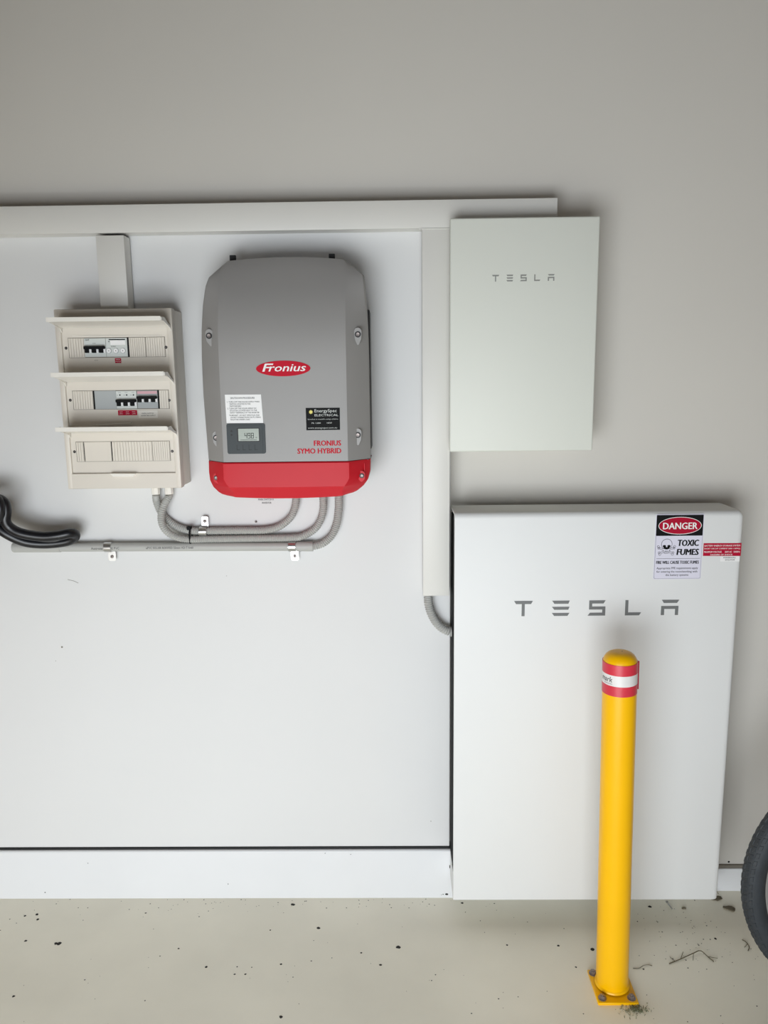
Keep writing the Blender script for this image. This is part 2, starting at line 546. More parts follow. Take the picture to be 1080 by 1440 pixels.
mb = MB()
for (a, b) in (((160, 440), (300, 495)), ((312, 440), (172, 495))):
    xa, za = K(*a)
    xb, zb = K(*b)
    dx, dz = xb - xa, zb - za
    l = math.hypot(dx, dz)
    nx, nz = -dz / l * 0.0024, dx / l * 0.0024
    mb.prism([(xa + nx, za + nz), (xb + nx, zb + nz), (xb - nx, zb - nz), (xa - nx, za - nz)], SY - 0.0014, SY)
    for (q, s) in ((a, -1), (b, 1)):
        blob(mb, q[0] + (3 if q[0] < 240 else -3), q[1] - 7, 11, 11, SY - 0.0014)
        blob(mb, q[0] + (8 if q[0] < 240 else -8), q[1] + 8, 11, 11, SY - 0.0014)
blob(mb, 238, 413, 50, 51, SY - 0.0015)
mb.prism([K(207, 440), K(269, 440), K(266, 486), K(252, 494), K(224, 494), K(210, 486)], SY - 0.0015, SY)
sk = obj('skull', mb, 'black', dl, smooth=0)
mb = MB()
for (a, b) in (((160, 440), (300, 495)), ((312, 440), (172, 495))):
    xa, za = K(*a)
    xb, zb = K(*b)
    dx, dz = xb - xa, zb - za
    l = math.hypot(dx, dz)
    nx, nz = -dz / l * 0.0014, dx / l * 0.0014
    mb.prism([(xa + nx, za + nz), (xb + nx, zb + nz), (xb - nx, zb - nz), (xa - nx, za - nz)], SY - 0.00155, SY)
    for q in (a, b):
        blob(mb, q[0] + (3 if q[0] < 240 else -3), q[1] - 7, 8, 8, SY - 0.00155)
        blob(mb, q[0] + (8 if q[0] < 240 else -8), q[1] + 8, 8, 8, SY - 0.00155)
blob(mb, 238, 413, 46.5, 47.5, SY - 0.0017)
mb.prism([K(211, 438), K(265, 438), K(262, 482), K(250, 490), K(226, 490), K(214, 482)], SY - 0.0017, SY)
obj('skull_face', mb, 'signlilac', dl, smooth=0)
mb = MB()
blob(mb, 217, 430, 15, 12, SY - 0.0019)
blob(mb, 258, 430, 15, 12, SY - 0.0019)
mb.prism([K(238, 440), K(246, 457), K(238, 453), K(230, 457)], SY - 0.0019, SY)
for uu in (224, 232, 240, 248):
    mb.prism([K(uu, 468), K(uu + 2, 468), K(uu + 2, 486), K(uu, 486)], SY - 0.0019, SY)
mb.prism([K(214, 475), K(262, 475), K(262, 477), K(214, 477)], SY - 0.0019, SY)
obj('skull_eyes', mb, 'black', dl, smooth=0)

# --- red sticker and small white sticker
rs = obj('warning_sticker', MB().prism([(0.8400, 1.1300), (0.9425, 1.1292), (0.9425, 1.1650), (0.8400, 1.1655)], SY - 0.0008, SY + 0.0004), 'stickred', t, smooth=0)
note(rs, 'dark red sticker with white lettering')
mb = MB()
text(mb, 'BATTERY ENERGY STORAGE SYSTEM', 0.8425, 0.9390, 1.1562, 1.1608, SY - 0.0011, 0.015)
text(mb, 'SHORT CIRCUIT CURRENT 200A 1.5kW(s)', 0.8420, 0.9395, 1.1475, 1.1522, SY - 0.0011, 0.015)
text(mb, 'MAXIMUM VOLTAGE      264V AC   50/60Hz', 0.8420, 0.9395, 1.1388, 1.1435, SY - 0.0011, 0.015)
text(mb, 'HAZARD OF SHOCK', 0.860, 0.920, 1.1312, 1.1352, SY - 0.0011, 0.015)
obj('lettering', mb, 'white', rs, smooth=0)
ws = obj('small_sticker', MB().prism([(0.8880, 1.1140), (0.9400, 1.1140), (0.9400, 1.1290), (0.8880, 1.1290)], SY - 0.0007, SY + 0.0004), 'white', t, smooth=0)
mb = MB()
text(mb, 'POWERWALL', 0.8960, 0.930, 1.1228, 1.1265, SY - 0.0010, 0.01)
text(mb, 'ISOLATOR', 0.9010, 0.927, 1.1165, 1.1203, SY - 0.0010, 0.01)
obj('lettering', mb, 'black', ws, smooth=0)

# ================================================================ gateway box
GX0, GX1, GZ0, GZ1, GY = 0.1475, 0.5318, 1.4213, 2.0215, 2.07
t = thing('switch_box', 'slim white box hung on the wall above the large battery', 'electrical box', (0.34, WALL, GZ0))
obj('case', MB().box(GX0 + 0.004, GX1 - 0.004, GY + 0.022, TF - 0.0025, GZ0 + 0.004, GZ1 - 0.004, 0.003, 2).box(0.1635, GX1 - 0.012, TF - 0.003, WALL - 0.0006, GZ0 + 0.01, 2.0095), 'gate', t)
obj('seam', MB().box(GX0 + 0.006, GX1 - 0.006, GY + 0.018, GY + 0.023, GZ0 + 0.006, GZ1 - 0.006), 'slotgap', t)
obj('door', MB().box(GX0, GX1, GY, GY + 0.019, GZ0, GZ1, 0.0045, 3), 'gate', t)
wordmark(t, 0.2566, 0.4182, 1.8628, 1.8795, GY, 'grey2')

# ================================================================ inverter
IX = -0.283
t = thing('solar_inverter', 'grey inverter with red bottom cover and oval red badge', 'inverter', (IX, BOARD, 1.31))
IFY = 1.985


def smooth01(a):
    a = max(0.0, min(1.0, a))
    return a * a * (3 - 2 * a)


def loft(rows):
    """rows of (z_end, z_mid, xl, xr, crease_l, crease_r, y_front, y_edge); front cover open at the back"""
    vs, fs = [], []
    NC = None
    for (ze, zm, xl, xr, cl, cr, yf, ye) in rows:
        row = []

        def pt(x, y):
            mid = (xl + xr) / 2
            half = (xr - xl) / 2
            q = 1 - ((x - mid) / half) ** 2
            return (x, y, ze + (zm - ze) * max(0, q))
        row.append(pt(xl + 0.004, 2.15))
        row.append(pt(xl, ye + 0.012))
        row.append(pt(xl + 0.0015, ye + 0.003))
        row.append(pt(xl + 0.005, ye - 0.002))
        for q in (0.80, 1.0):
            row.append(pt(xl + (cl - xl) * q, ye + (yf - ye) * (q * 0.99 + 0.0 if q < 1 else 0.985)))
        row.append(pt(cl + 0.010, yf))
        for q in (0.2, 0.4, 0.6, 0.8):
            row.append(pt(cl + (cr - cl) * q, yf))
        row.append(pt(cr - 0.010, yf))
        for q in (1.0, 0.80):
            row.append(pt(xr + (cr - xr) * q, ye + (yf - ye) * (q * 0.99 if q < 1 else 0.985)))
        row.append(pt(xr - 0.005, ye - 0.002))
        row.append(pt(xr - 0.0015, ye + 0.003))
        row.append(pt(xr, ye + 0.012))
        row.append(pt(xr - 0.004, 2.15))
        NC = len(row)
        vs += row
    nr = len(rows)
    for i in range(nr - 1):
        for k in range(NC - 1):
            fs.append((i * NC + k, i * NC + k + 1, (i + 1) * NC + k + 1, (i + 1) * NC + k))
    return vs, fs, NC, nr


def lerp_tab(tab, z):
    for (z0, v0), (z1, v1) in zip(tab, tab[1:]):
        if z <= z1:
            return v0 + (v1 - v0) * (z - z0) / (z1 - z0)
    return tab[-1][1]


xlt = [(1.409, -.4995), (1.50, -.5025), (1.60, -.5052), (1.70, -.5035), (1.76, -.500), (1.82, -.493), (1.86, -.484), (1.8815, -.4765), (1.923, -.434)]
xrt = [(1.409, -.0643), (1.50, -.0643), (1.60, -.0645), (1.70, -.0648), (1.76, -.066), (1.82, -.0685), (1.86, -.0715), (1.8805, -.0740), (1.923, -.121)]
rows = []
for z in (1.409, 1.412, 1.46, 1.52, 1.58, 1.64, 1.68, 1.72, 1.75, 1.78, 1.81, 1.84, 1.86, 1.878, 1.8815, 1.89, 1.90, 1.91, 1.919, 1.923):
    xl, xr = lerp_tab(xlt, z), lerp_tab(xrt, z)
    a = max(0, (z - 1.68) / 0.245)
    yf = IFY + 0.085 * a * a
    ye = max(2.040, yf + 0.006)
    cl, cr = max(-0.4455, xl + 0.008), min(-0.1215, xr - 0.008)
    zm = z + (0.0085 * smooth01((z - 1.86) / 0.063) if z > 1.86 else 0)
    rows.append((z, zm, xl, xr, cl, cr, yf, ye))
vs, fs, NC, nr = loft(rows)
# close over the top, back to the housing
base = (nr - 1) * NC
top = [(v[0], 2.15, v[2]) for v in vs[base:base + NC]]
n0 = len(vs)
vs += top
fs += [(base + k, base + k + 1, n0 + k + 1, n0 + k) for k in range(NC - 1)]
cover = obj('front_cover', MB().add(vs, fs), 'inv', t, smooth=18)

rxl = [(1.311, -.4300), (1.3138, -.4570), (1.3175, -.4690), (1.3227, -.4770), (1.3364, -.4905), (1.3538, -.4985), (1.3769, -.5005), (1.4075, -.4998)]
rxr = [(1.311, -.1500), (1.3138, -.1270), (1.3175, -.1120), (1.3228, -.1006), (1.3351, -.0851), (1.3523, -.0722), (1.3742, -.0654), (1.4075, -.0643)]
rows = []
for z in (1.311, 1.3122, 1.3138, 1.3156, 1.3175, 1.3200, 1.3227, 1.3270, 1.3315, 1.3364, 1.3420, 1.3435, 1.3480, 1.3538, 1.3640, 1.3769, 1.3920, 1.4045, 1.4075):
    xl, xr = lerp_tab(rxl, z), lerp_tab(rxr, z)
    a = max(0, (1.3435 - z) / 0.0325)
    yf = IFY + 0.036 * a + (0.0025 if z > 1.406 else 0)
    ye = max(2.040, yf + 0.006)
    cl, cr = max(-0.4475 + 0.02 * min(1, max(0, (1.362 - z) / 0.03)), xl + 0.006), min(-0.1195 - 0.02 * min(1, max(0, (1.362 - z) / 0.03)), xr - 0.006)
    sag = 0.0028 * max(0, min(1, (1.3435 - z) / 0.0325))
    rows.append((z, z - sag - (0.0015 if z < 1.4 else 0.0), xl, xr, cl, cr, yf, ye))
vs, fs, NC, nr = loft(rows)
for base in (0, (nr - 1) * NC):
    n0 = len(vs)
    vs += [(v[0], 2.15, v[2]) for v in vs[base:base + NC]]
    fs += [(base + k, base + k + 1, n0 + k + 1, n0 + k) for k in range(NC - 1)]
lower = obj('lower_cover', MB().add(vs, fs), 'red', t, smooth=20)
note(lower, 'glossy red bottom cover')
obj('joint', MB().box(-0.494, -0.070, 2.035, 2.14, 1.4060, 1.4105), 'invdark', t)
obj('housing', MB().box(-0.486, -0.0622, 2.060, 2.150, 1.4314, 1.7965, 0.003, 1).box(-0.47, -0.09, 2.10, 2.185, 1.345, 1.90, 0.004, 1).box(-0.40, -0.16, 2.184, BOARD - 0.0006, 1.42, 1.86), 'invdark', t)
for xa, xb in ((-0.4332, -0.4158), (-0.1705, -0.1533)):
    obj('mounting_hook', MB().box(xa + 0.001, xb, 2.112, 2.120, 1.90, 1.9450, 0.001, 1).box(xa + 0.004, xb - 0.004, 2.119, 2.19, 1.90, 1.93), 'invdark', t)


# screws in their teardrop bosses
def boss(parent, x, z, m, yface, side, hh=0.026):
    pts = []
    for k in range(13):
        a = math.radians(180 * k / 12)
        pts.append((x + 0.0095 * math.cos(a), z + 0.006 + 0.011 * math.sin(a)))
    pts += [(x - 0.0075, z - hh * 0.5), (x - side * 0.002, z - hh), (x + 0.004 - side * 0.002, z - hh), (x + 0.0085, z - hh * 0.45)]
    return obj('screw_boss', MB().prism(pts, yface, yface + 0.03), m, parent, smooth=50)


def cap_screw(parent, x, y, z, r=0.0052):
    mb = MB().lathe([(0.0, 0.0012), (r * 0.45, 0.0012), (r * 0.5, -0.001), (r * 0.85, -0.0012), (r, 0.0005), (r, 0.006), (0, 0.006)], 18, (x, y, z), 'y')
    s = obj('screw', mb, 'bolt', parent)
    mb = MB().lathe([(r * 1.05, 0.0008), (r * 1.5, 0.0008), (r * 1.5, 0.004), (r * 1.05, 0.004)], 18, (x, y, z), 'y', True)
    obj('washer', mb, 'invdark', s)
    return s


for x, z, sd in ((-0.4723, 1.7316, -1), (-0.0914, 1.7303, 1), (-0.4671, 1.4709, -1), (-0.096, 1.4742, 1)):
    boss(t, x, z, 'inv', 2.0080, sd)
    cap_screw(t, x, 2.0060, z)
for x, z, sd in ((-0.4743, 1.3645, -1), (-0.0867, 1.3662, 1)):
    boss(t, x - sd * 0.002, z - 0.004, 'red', 2.0150, sd, 0.012)
    cap_screw(t, x - sd * 0.001, 2.0120, z, 0.0042)
    obj('groove', MB().box(x + sd * 0.006 - 0.0012, x + sd * 0.006 + 0.0012, 2.0240, 2.04, z + 0.008, z + 0.032, 0.0006, 1), 'red', t)

# badge
bdg = obj('badge', MB().prism(ellipse(-0.2818, 1.6468, 0.0694, 0.0196, 56), IFY - 0.0010, IFY + 0.0010), 'logo', t, smooth=50)
note(bdg, 'red oval maker badge with white lettering')
mb = MB()
Yb = IFY - 0.0013
text(mb, 'ronius', -0.3190, -0.2240, 1.6395, 1.6570, Yb, 0.008, 0.25, 0.0005)
# the big F: double bar swung over the r
bx = -0.3355
for p in ([(0, 0), (0.0060, 0), (0.0115, 0.0165), (0.0280, 0.0165), (0.0290, 0.0200), (0.0090, 0.0200), (0.0068, 0.0187)],
          [(0.0080, 0.0085), (0.0205, 0.0085), (0.0216, 0.0118), (0.0092, 0.0118)]):
    mb.prism([(bx + a, 1.6395 + b) for a, b in p], Yb, Yb + 0.0006)
obj('lettering', mb, 'white', bdg, smooth=0)

# shut-down notice
nt_ = obj('notice_sticker', MB().prism([(-0.4328, 1.5100), (-0.3380, 1.5092), (-0.3412, 1.5822), (-0.4340, 1.5827)], IFY - 0.0008, IFY + 0.0004), 'white', t, smooth=0)
note(nt_, 'white shutdown procedure sticker with black text')
mb = MB()
for s, xa, xb, zz in (('SHUTDOWN PROCEDURE', -0.4200, -0.3580, 1.5715),
                      ('1. TURN OFF THE SOLAR SUPPLY MAIN', -0.4290, -0.3460, 1.5622), ('SWITCH LOCATED IN THE', -0.4230, -0.3690, 1.5568), ('SWITCHBOARD', -0.4230, -0.3930, 1.5514),
                      ('2. TURN OFF THE SOLAR ARRAY DC', -0.4290, -0.3540, 1.5455), ('ISOLATOR LOCATED NEXT TO THE', -0.4225, -0.3530, 1.5401), ('INPUT TERMINALS OF THE INVERTER', -0.4225, -0.3470, 1.5347),
                      ('"WARNING" : DO NOT OPEN PLUG AND', -0.4250, -0.3470, 1.5280), ('SOCKET CONNECTIONS OR PV STRING', -0.4220, -0.3440, 1.5226), ('ISOLATOR UNDER LOAD', -0.4220, -0.3720, 1.5172)):
    text(mb, s, xa, xb, zz, zz + (0.0045 if 'SHUTDOWN' in s else 0.0036), IFY - 0.0011, 0.012)
obj('lettering', mb, 'black', nt_, smooth=0)

# display
ds = obj('display_panel', MB().prism(rrect(-0.4333, -0.3340, 1.4306, 1.5085, 0.005), IFY - 0.0030, IFY + 0.001), 'panel', t)
obj('display_lip', MB().prism(rrect(-0.4310, -0.3410, 1.4335, 1.5045, 0.004), IFY - 0.0040, IFY), 'panel', ds)
obj('bezel', MB().prism(rrect(-0.4065, -0.3475, 1.4615, 1.4975, 0.002), IFY - 0.0044, IFY), 'invdark', ds)
scn = obj('screen', MB().prism(rrect(-0.4030, -0.3500, 1.4640, 1.4955, 0.001), IFY - 0.0048, IFY), 'lcd', ds)
mb = MB()
# seven-segment 498
SEG = {'4': 'fgbc', '9': 'abcdfg', '8': 'abcdefg'}


def seg7(mb, ch, x, z, w_, h_, th, y):
    R_ = {'a': (0, w_, h_ - th, h_), 'd': (0, w_, 0, th), 'g': (0, w_, h_ / 2 - th / 2, h_ / 2 + th / 2), 'f': (0, th, h_ / 2, h_), 'b': (w_ - th, w_, h_ / 2, h_), 'e': (0, th, 0, h_ / 2), 'c': (w_ - th, w_, 0, h_ / 2)}
    for q in SEG[ch]:
        a, b, c, d_ = R_[q]
        mb.prism([(x + a, z + c), (x + b, z + c), (x + b, z + d_), (x + a, z + d_)], y, y + 0.0004)


for i, ch in enumerate('498'):
    seg7(mb, ch, -0.3870 + i * 0.0085, 1.4705, 0.0066, 0.0140, 0.0012, IFY - 0.0052)
text(mb, 'W', -0.3585, -0.3550, 1.4705, 1.4740, IFY - 0.0052, 0.01)
mb.prism([(-0.3985, 1.4662), (-0.3560, 1.4662), (-0.3560, 1.4670), (-0.3985, 1.4670)], IFY - 0.0052, IFY - 0.0048)
obj('digits', mb, 'black', scn, smooth=0)
for z in (1.4895, 1.4800):
    obj('indicator_lamp', MB().prism(ellipse(-0.4205, z, 0.0026, 0.0026, 14), IFY - 0.0046, IFY), 'invdark', ds)
for i in range(4):
    x = -0.4085 + i * 0.0155
    obj('button', MB().box(x, x + 0.0012, IFY - 0.0046, IFY, 1.4405, 1.4540).box(x, x + 0.0075, IFY - 0.0046, IFY, 1.4405, 1.4417), 'invdark', ds, smooth=0)

# black installer sticker
bs = obj('installer_sticker', MB().prism([(-0.2272, 1.4895), (-0.1405, 1.4898), (-0.1400, 1.5462), (-0.2275, 1.5466)], IFY - 0.0008, IFY + 0.0004), 'black', t, smooth=0)
note(bs, 'small black installer sticker with pale lettering')
mb = MB()
text(mb, 'EnergySpec', -0.2050, -0.1480, 1.5325, 1.5430, IFY - 0.0011, 0.0)
text(mb, 'ELECTRICAL', -0.2050, -0.1440, 1.5250, 1.5305, IFY - 0.0011, 0.0)
text(mb, 'Specialists in renewable energy solutions', -0.2230, -0.1450, 1.5155, 1.5190, IFY - 0.0011, 0.0)
text(mb, 'Ph 1300', -0.2130, -0.1900, 1.5060, 1.5095, IFY - 0.0011, 0.0)
text(mb, 'NSW', -0.1740, -0.1610, 1.5060, 1.5095, IFY - 0.0011, 0.0)
text(mb, 'www.energyspec.com.au', -0.2230, -0.1480, 1.4925, 1.4960, IFY - 0.0011, 0.0)
obj('lettering', mb, 'brk', bs, smooth=0)
mb = MB()
sun = []
for k in range(24):
    rr = 0.0055 if k % 2 else 0.0036
    sun.append((-0.2145 + rr * math.cos(k * math.pi / 12), 1.5360 + rr * math.sin(k * math.pi / 12)))
obj('sun_mark', mb.prism(sun, IFY - 0.0011, IFY), 'sun', bs, smooth=0)

# product name
mb = MB()
text(mb, 'FRONIUS', -0.2085, -0.1390, 1.4490, 1.4625, IFY - 0.0004, 0.008, 0, 0.0007)
text(mb, 'SYMO HYBRID', -0.2519, -0.1389, 1.4290, 1.4425, IFY - 0.0004, 0.008, 0, 0.0007)
obj('product_lettering', mb, 'logo', t, smooth=0)

# ================================================================ switchboard
SX0, SX1, SZ0, SZ1 = -0.9035, -0.5885, 1.3275, 1.8100
t = thing('switchboard', 'cream plastic switchboard with three raised flaps and rows of breakers', 'switchboard', (-0.746, BOARD, SZ0))
obj('back_box', MB().box(SX0 + 0.004, SX1 - 0.001, 2.118, BOARD - 0.0006, SZ0 + 0.003, SZ1 - 0.003, 0.003, 2), 'cream', t)
FX0, FX1 = -0.8885, -0.6045
REC = [(1.640, 1.764), (1.5000, 1.6225), (1.3705, 1.4830)]
mb = MB()
mb.box(SX0, FX0, 2.090, 2.120, SZ0, SZ1, 0.003, 2).box(FX1, SX1, 2.090, 2.120, SZ0, SZ1, 0.003, 2)
for a, b in ((SZ0, REC[2][0]), (REC[2][1], REC[1][0]), (REC[1][1], REC[0][0]), (REC[0][1], SZ1)):
    mb.box(FX0 - 0.008, FX1 + 0.008, 2.0902, 2.1195, a + (0.0005 if a == SZ0 else 0), b - (0.0005 if b == SZ1 else 0), 0.0015, 1)
obj('front_frame', mb, 'cream', t)
PNL = 2.0970
for a, b in REC:
    obj('inner_panel', MB().box(FX0 - 0.002, FX1 + 0.002, PNL, PNL + 0.006, a - 0.002, b + 0.002), 'cream', t)
    zc = a + 0.062 if a > 1.4 else a + 0.0595


def ribbed(xa, xb, za, zb, n, y, m='cream', name='blanking_strip'):
    mb = MB().box(xa, xb, y, PNL + 0.003, za, zb)
    wd = (xb - xa) / n
    for i in range(n):
        mb.box(xa + i * wd + wd * 0.13, xa + (i + 1) * wd - wd * 0.13, y - 0.0022, y, za + 0.001, zb - 0.001)
    return obj(name, mb, m, t, smooth=0)


def slot(za, zb, xa, xb):
    obj('slot_frame', MB().box(xa - 0.0009, xb + 0.0009, PNL - 0.0006, PNL + 0.002, za - 0.0009, zb + 0.0009), 'slotgap', t)


def breaker(xa, xb, za, zb, tz0, tz1, poles, body, band=None, label='black-lever breaker'):
    b = obj('circuit_breaker', MB().box(xa, xb, PNL - 0.004, PNL + 0.002, za, zb, 0.0005, 1), body, t)
    note(b, label)
    lev = MB().box(xa + 0.0008, xb - 0.0008, PNL - 0.0150, PNL - 0.0035, tz0 + (tz1 - tz0) * 0.55, tz1, 0.0012, 1)
    obj('lever_bar', lev, 'black', b)
    pw = (xb - xa) / poles
    for i in range(poles):
        obj('lever', MB().box(xa + pw * (i + 0.12), xa + pw * (i + 0.68), PNL - 0.0120, PNL - 0.0035, tz0, tz1 - 0.002, 0.001, 1), 'black', b)
        obj('lever_gap', MB().box(xa + pw * (i + 0.70), xa + pw * (i + 0.98), PNL - 0.0070, PNL - 0.0035, tz0 + 0.001, tz1 - 0.006), 'white', b)
    if band:
        obj('print_band', MB().box(xa + 0.001, xb - 0.001, PNL - 0.0045, PNL - 0.003, zb - 0.0085, zb - 0.0015), band, b)
    return b


# row 1
z0, z1 = 1.6838, 1.7350
slot(z0, z1, -0.8725, -0.6130)
ribbed(-0.8720, -0.8300, z0, z1, 6, PNL - 0.0010)
b = breaker(-0.8290, -0.7715, z0 + 0.001, z1 - 0.001, 1.6955, 1.7130, 3, 'brk', None, 'three-pole breaker with black levers')
mb = MB()
text(mb, 'NHP', -0.8255, -0.8145, 1.7275, 1.7315, PNL - 0.0045, 0.01)
text(mb, 'C63', -0.806, -0.798, 1.7195, 1.7220, PNL - 0.0045, 0.01)
obj('print', mb, 'black', b, smooth=0)
b = obj('safety_switch', MB().box(-0.7708, -0.7135, PNL - 0.0042, PNL + 0.002, z0 + 0.001, z1 - 0.001, 0.0006, 1), 'brk', t)
note(b, 'pale safety switch with three round buttons')
obj('print_bar', MB().box(-0.7620, -0.7180, PNL - 0.0047, PNL - 0.003, 1.7285, 1.7310), 'battside', b)
obj('test_dot', MB().prism(ellipse(-0.7620, 1.7245, 0.0014, 0.0014, 10), PNL - 0.0048, PNL), 'battside', b)
obj('name_field', MB().box(-0.758, -0.7185, PNL - 0.0046, PNL - 0.003, 1.7160, 1.7275), 'white', b)
mb = MB()
text(mb, 'RCBO', -0.7565, -0.744, 1.7105, 1.7130, PNL - 0.0046, 0.01)
obj('print', mb, 'black', b, smooth=0)
for i in range(3):
    cx = -0.7635 + i * 0.0190
    k = obj('button', MB().cyl((cx, PNL - 0.0065, 1.7005), (cx, PNL - 0.003, 1.7005), 0.0062, seg=16), 'white', b)
    obj('button_ring', MB().lathe([(0.0062, -0.0058), (0.0071, -0.0058), (0.0071, -0.003), (0.0062, -0.003)], 18, (cx, PNL, 1.7005), 'y', True), 'brkgrey', k)
    obj('button_mark', MB().prism(ellipse(cx, 1.7005, 0.0012, 0.0012, 8), PNL - 0.0068, PNL - 0.0060), 'battside', k)
obj('slot_edge', MB().box(-0.7128, -0.7098, PNL - 0.0035, PNL + 0.001, z0, z1), 'black', t)
ribbed(-0.7090, -0.6650, z0, z1, 8, PNL - 0.0020)
ribbed(-0.6635, -0.6135, z0, z1, 8, PNL - 0.0010)
s = obj('red_tag', MB().box(-0.7505, -0.7338, PNL - 0.0008, PNL, 1.6682, 1.6808), 'stickred', t, smooth=0)
mb = MB()
text(mb, 'MAIN', -0.7480, -0.7365, 1.6760, 1.6785, PNL - 0.0011, 0.01)
text(mb, 'SWITCH', -0.7490, -0.7350, 1.6710, 1.6735, PNL - 0.0011, 0.01)
obj('lettering', mb, 'white', s, smooth=0)
mb = MB()
text(mb, '415V', -0.806, -0.796, 1.6745, 1.6775, PNL - 0.0003, 0.0)
obj('print', mb, 'slotgap', t, smooth=0)
# row 2
z0, z1 = 1.5455, 1.5950
slot(z0, z1, -0.8720, -0.6110)
ribbed(-0.8715, -0.8170, z0, z1, 8, PNL - 0.0010)
obj('slot_edge', MB().box(-0.8165, -0.8132, PNL - 0.0030, PNL + 0.001, z0, z1), 'black', t)
obj('blanking_plate', MB().box(-0.8128, -0.7540, PNL - 0.0012, PNL + 0.002, z0, z1, 0.0004, 1), 'brkgrey', t)
b = breaker(-0.7530, -0.6975, z0 + 0.001, z1 - 0.001, 1.5535, 1.5712, 3, 'brk', None, 'three-pole breaker with black levers above red tag')
for i in range(3):
    xx = -0.7505 + i * 0.0185
    obj('terminal', MB().prism(ellipse(xx + 0.0080, 1.5830, 0.0022, 0.0022, 10), PNL - 0.0047, PNL - 0.003), 'panel', b)
    obj('terminal', MB().prism(ellipse(xx + 0.0010, 1.5828, 0.0015, 0.0015, 10), PNL - 0.0047, PNL - 0.003), 'brkgrey', b)
    obj('print', MB().box(xx + 0.003, xx + 0.011, PNL - 0.0045, PNL - 0.003, 1.5890, 1.5905), 'brkgrey', b)
b = breaker(-0.6960, -0.6405, z0 + 0.001, z1 - 0.001, 1.5630, 1.5790, 3, 'brkgrey', 'pink', 'grey three-pole breaker with pink print band')
obj('slot_edge', MB().box(-0.6400, -0.6372, PNL - 0.0035, PNL + 0.001, z0, z1), 'black', t)
ribbed(-0.6365, -0.6115, z0, z1, 4, PNL - 0.0010)
s = obj('red_tag', MB().box(-0.7520, -0.7000, PNL - 0.0008, PNL, 1.5283, 1.5418), 'stickred', t, smooth=0)
mb = MB()
for i in range(3):
    text(mb, 'SOLAR', -0.7480 + i * 0.0175, -0.7395 + i * 0.0175, 1.5365, 1.5385, PNL - 0.0011, 0.01)
    text(mb, 'SUPPLY', -0.7485 + i * 0.0175, -0.7385 + i * 0.0175, 1.5315, 1.5335, PNL - 0.0011, 0.01)
obj('lettering', mb, 'white', s, smooth=0)
s = obj('white_tag', MB().box(-0.6965, -0.6440, PNL - 0.0008, PNL, 1.5205, 1.5400), 'cream2', t, smooth=0)
mb = MB()
text(mb, 'MAIN SWITCH', -0.6870, -0.6550, 1.5315, 1.5345, PNL - 0.0011, 0.01)
text(mb, 'INVERTER SUPPLY', -0.6890, -0.6500, 1.5255, 1.5285, PNL - 0.0011, 0.01)
obj('lettering', mb, 'black', s, smooth=0)
# row 3
z0, z1 = 1.4035, 1.4570
slot(z0, z1, -0.8740, -0.6165)
ribbed(-0.8735, -0.8540, z0, z1, 3, PNL - 0.0010)
obj('slot_edge', MB().box(-0.8535, -0.8520, PNL - 0.0014, PNL + 0.001, z0 + 0.004, z1 - 0.004), 'black', t)
obj('blanking_plate', MB().box(-0.8515, -0.7780, PNL - 0.0014, PNL + 0.002, z0, z1, 0.0004, 1), 'cream', t)
obj('slot_edge', MB().box(-0.7776, -0.7754, PNL - 0.0016, PNL + 0.001, z0 + 0.002, z1), 'black', t)
ribbed(-0.7750, -0.6648, z0, z1, 14, PNL - 0.0012, 'cream')
ribbed(-0.6635, -0.6170, z0, z1, 8, PNL - 0.0010)

for za, zb in ((1.7092, 1.7080), (1.5707, 1.5675), (1.4305, 1.4289)):
    for x, z in ((-0.8803, za), (-0.6067, zb)):
        if x > -0.7:
            x -= 0.004
        s = obj('screw', MB().lathe([(0, -0.001), (0.0034, -0.001), (0.0042, 0.001), (0, 0.001)], 14, (x, PNL - 0.0005, z), 'y'), 'invdark', t)
        obj('screw_slot', MB().box(x - 0.0020, x + 0.0020, PNL - 0.0018, PNL - 0.0008, z - 0.0006, z + 0.0006), 'bolt', s, smooth=0)

# flaps, hinged at the top of each recess and standing out
for zh, zt in ((1.7625, 1.7775), (1.6205, 1.6385), (1.4815, 1.4975)):
    xa, xb = -0.8880, -0.5945
    yt, yh = 2.0060, 2.0960
    f = MB().xprism([(yh, zh + 0.0015), (yh, zh - 0.0010), (yt + 0.004, zt - 0.0045), (yt, zt - 0.0060), (yt, zt + 0.0050), (yt + 0.0025, zt + 0.0052), (yt + 0.004, zt + 0.0020)], xa, xb)
    fl = obj('door_flap', f, 'cream2', t, smooth=30)
    for s_, x in ((-1, xa), (1, xb)):
        arm = [(yt + 0.002, zt + 0.003), (yt + 0.03, zt + 0.0045), (yh - 0.03, zh + 0.006), (yh - 0.004, zh + 0.0005), (yh, zh - 0.012), (yh - 0.004, zh - 0.013), (yh - 0.012, zh - 0.0045), (yt + 0.02, zt - 0.0055), (yt + 0.002, zt - 0.0055)]
        obj('flap_arm', MB().xprism(arm, x - (0.0022 if s_ < 0 else 0) , x + (0.0022 if s_ > 0 else 0)) if s_ > 0 else MB().xprism(arm, x, x + 0.0022), 'cream2', fl, smooth=30)
# catch under the lowest flap, and the lip of the middle one
obj('catch', MB().prism([(-0.7805, 1.3707), (-0.7100, 1.3700), (-0.7190, 1.3620), (-0.7720, 1.3625)], 2.0800, 2.094), 'cream2', t, smooth=0)
obj('catch', MB().prism([(-0.8100, 1.5035), (-0.7150, 1.5075), (-0.7160, 1.5095), (-0.8090, 1.5055)], 2.084, 2.094), 'cream2', t, smooth=0)
obj('catch', MB().prism([(-0.8600, 1.7395), (-0.6200, 1.7378), (-0.6200, 1.7392), (-0.8600, 1.7412)], PNL - 0.0028, PNL), 'cream2', t, smooth=0)
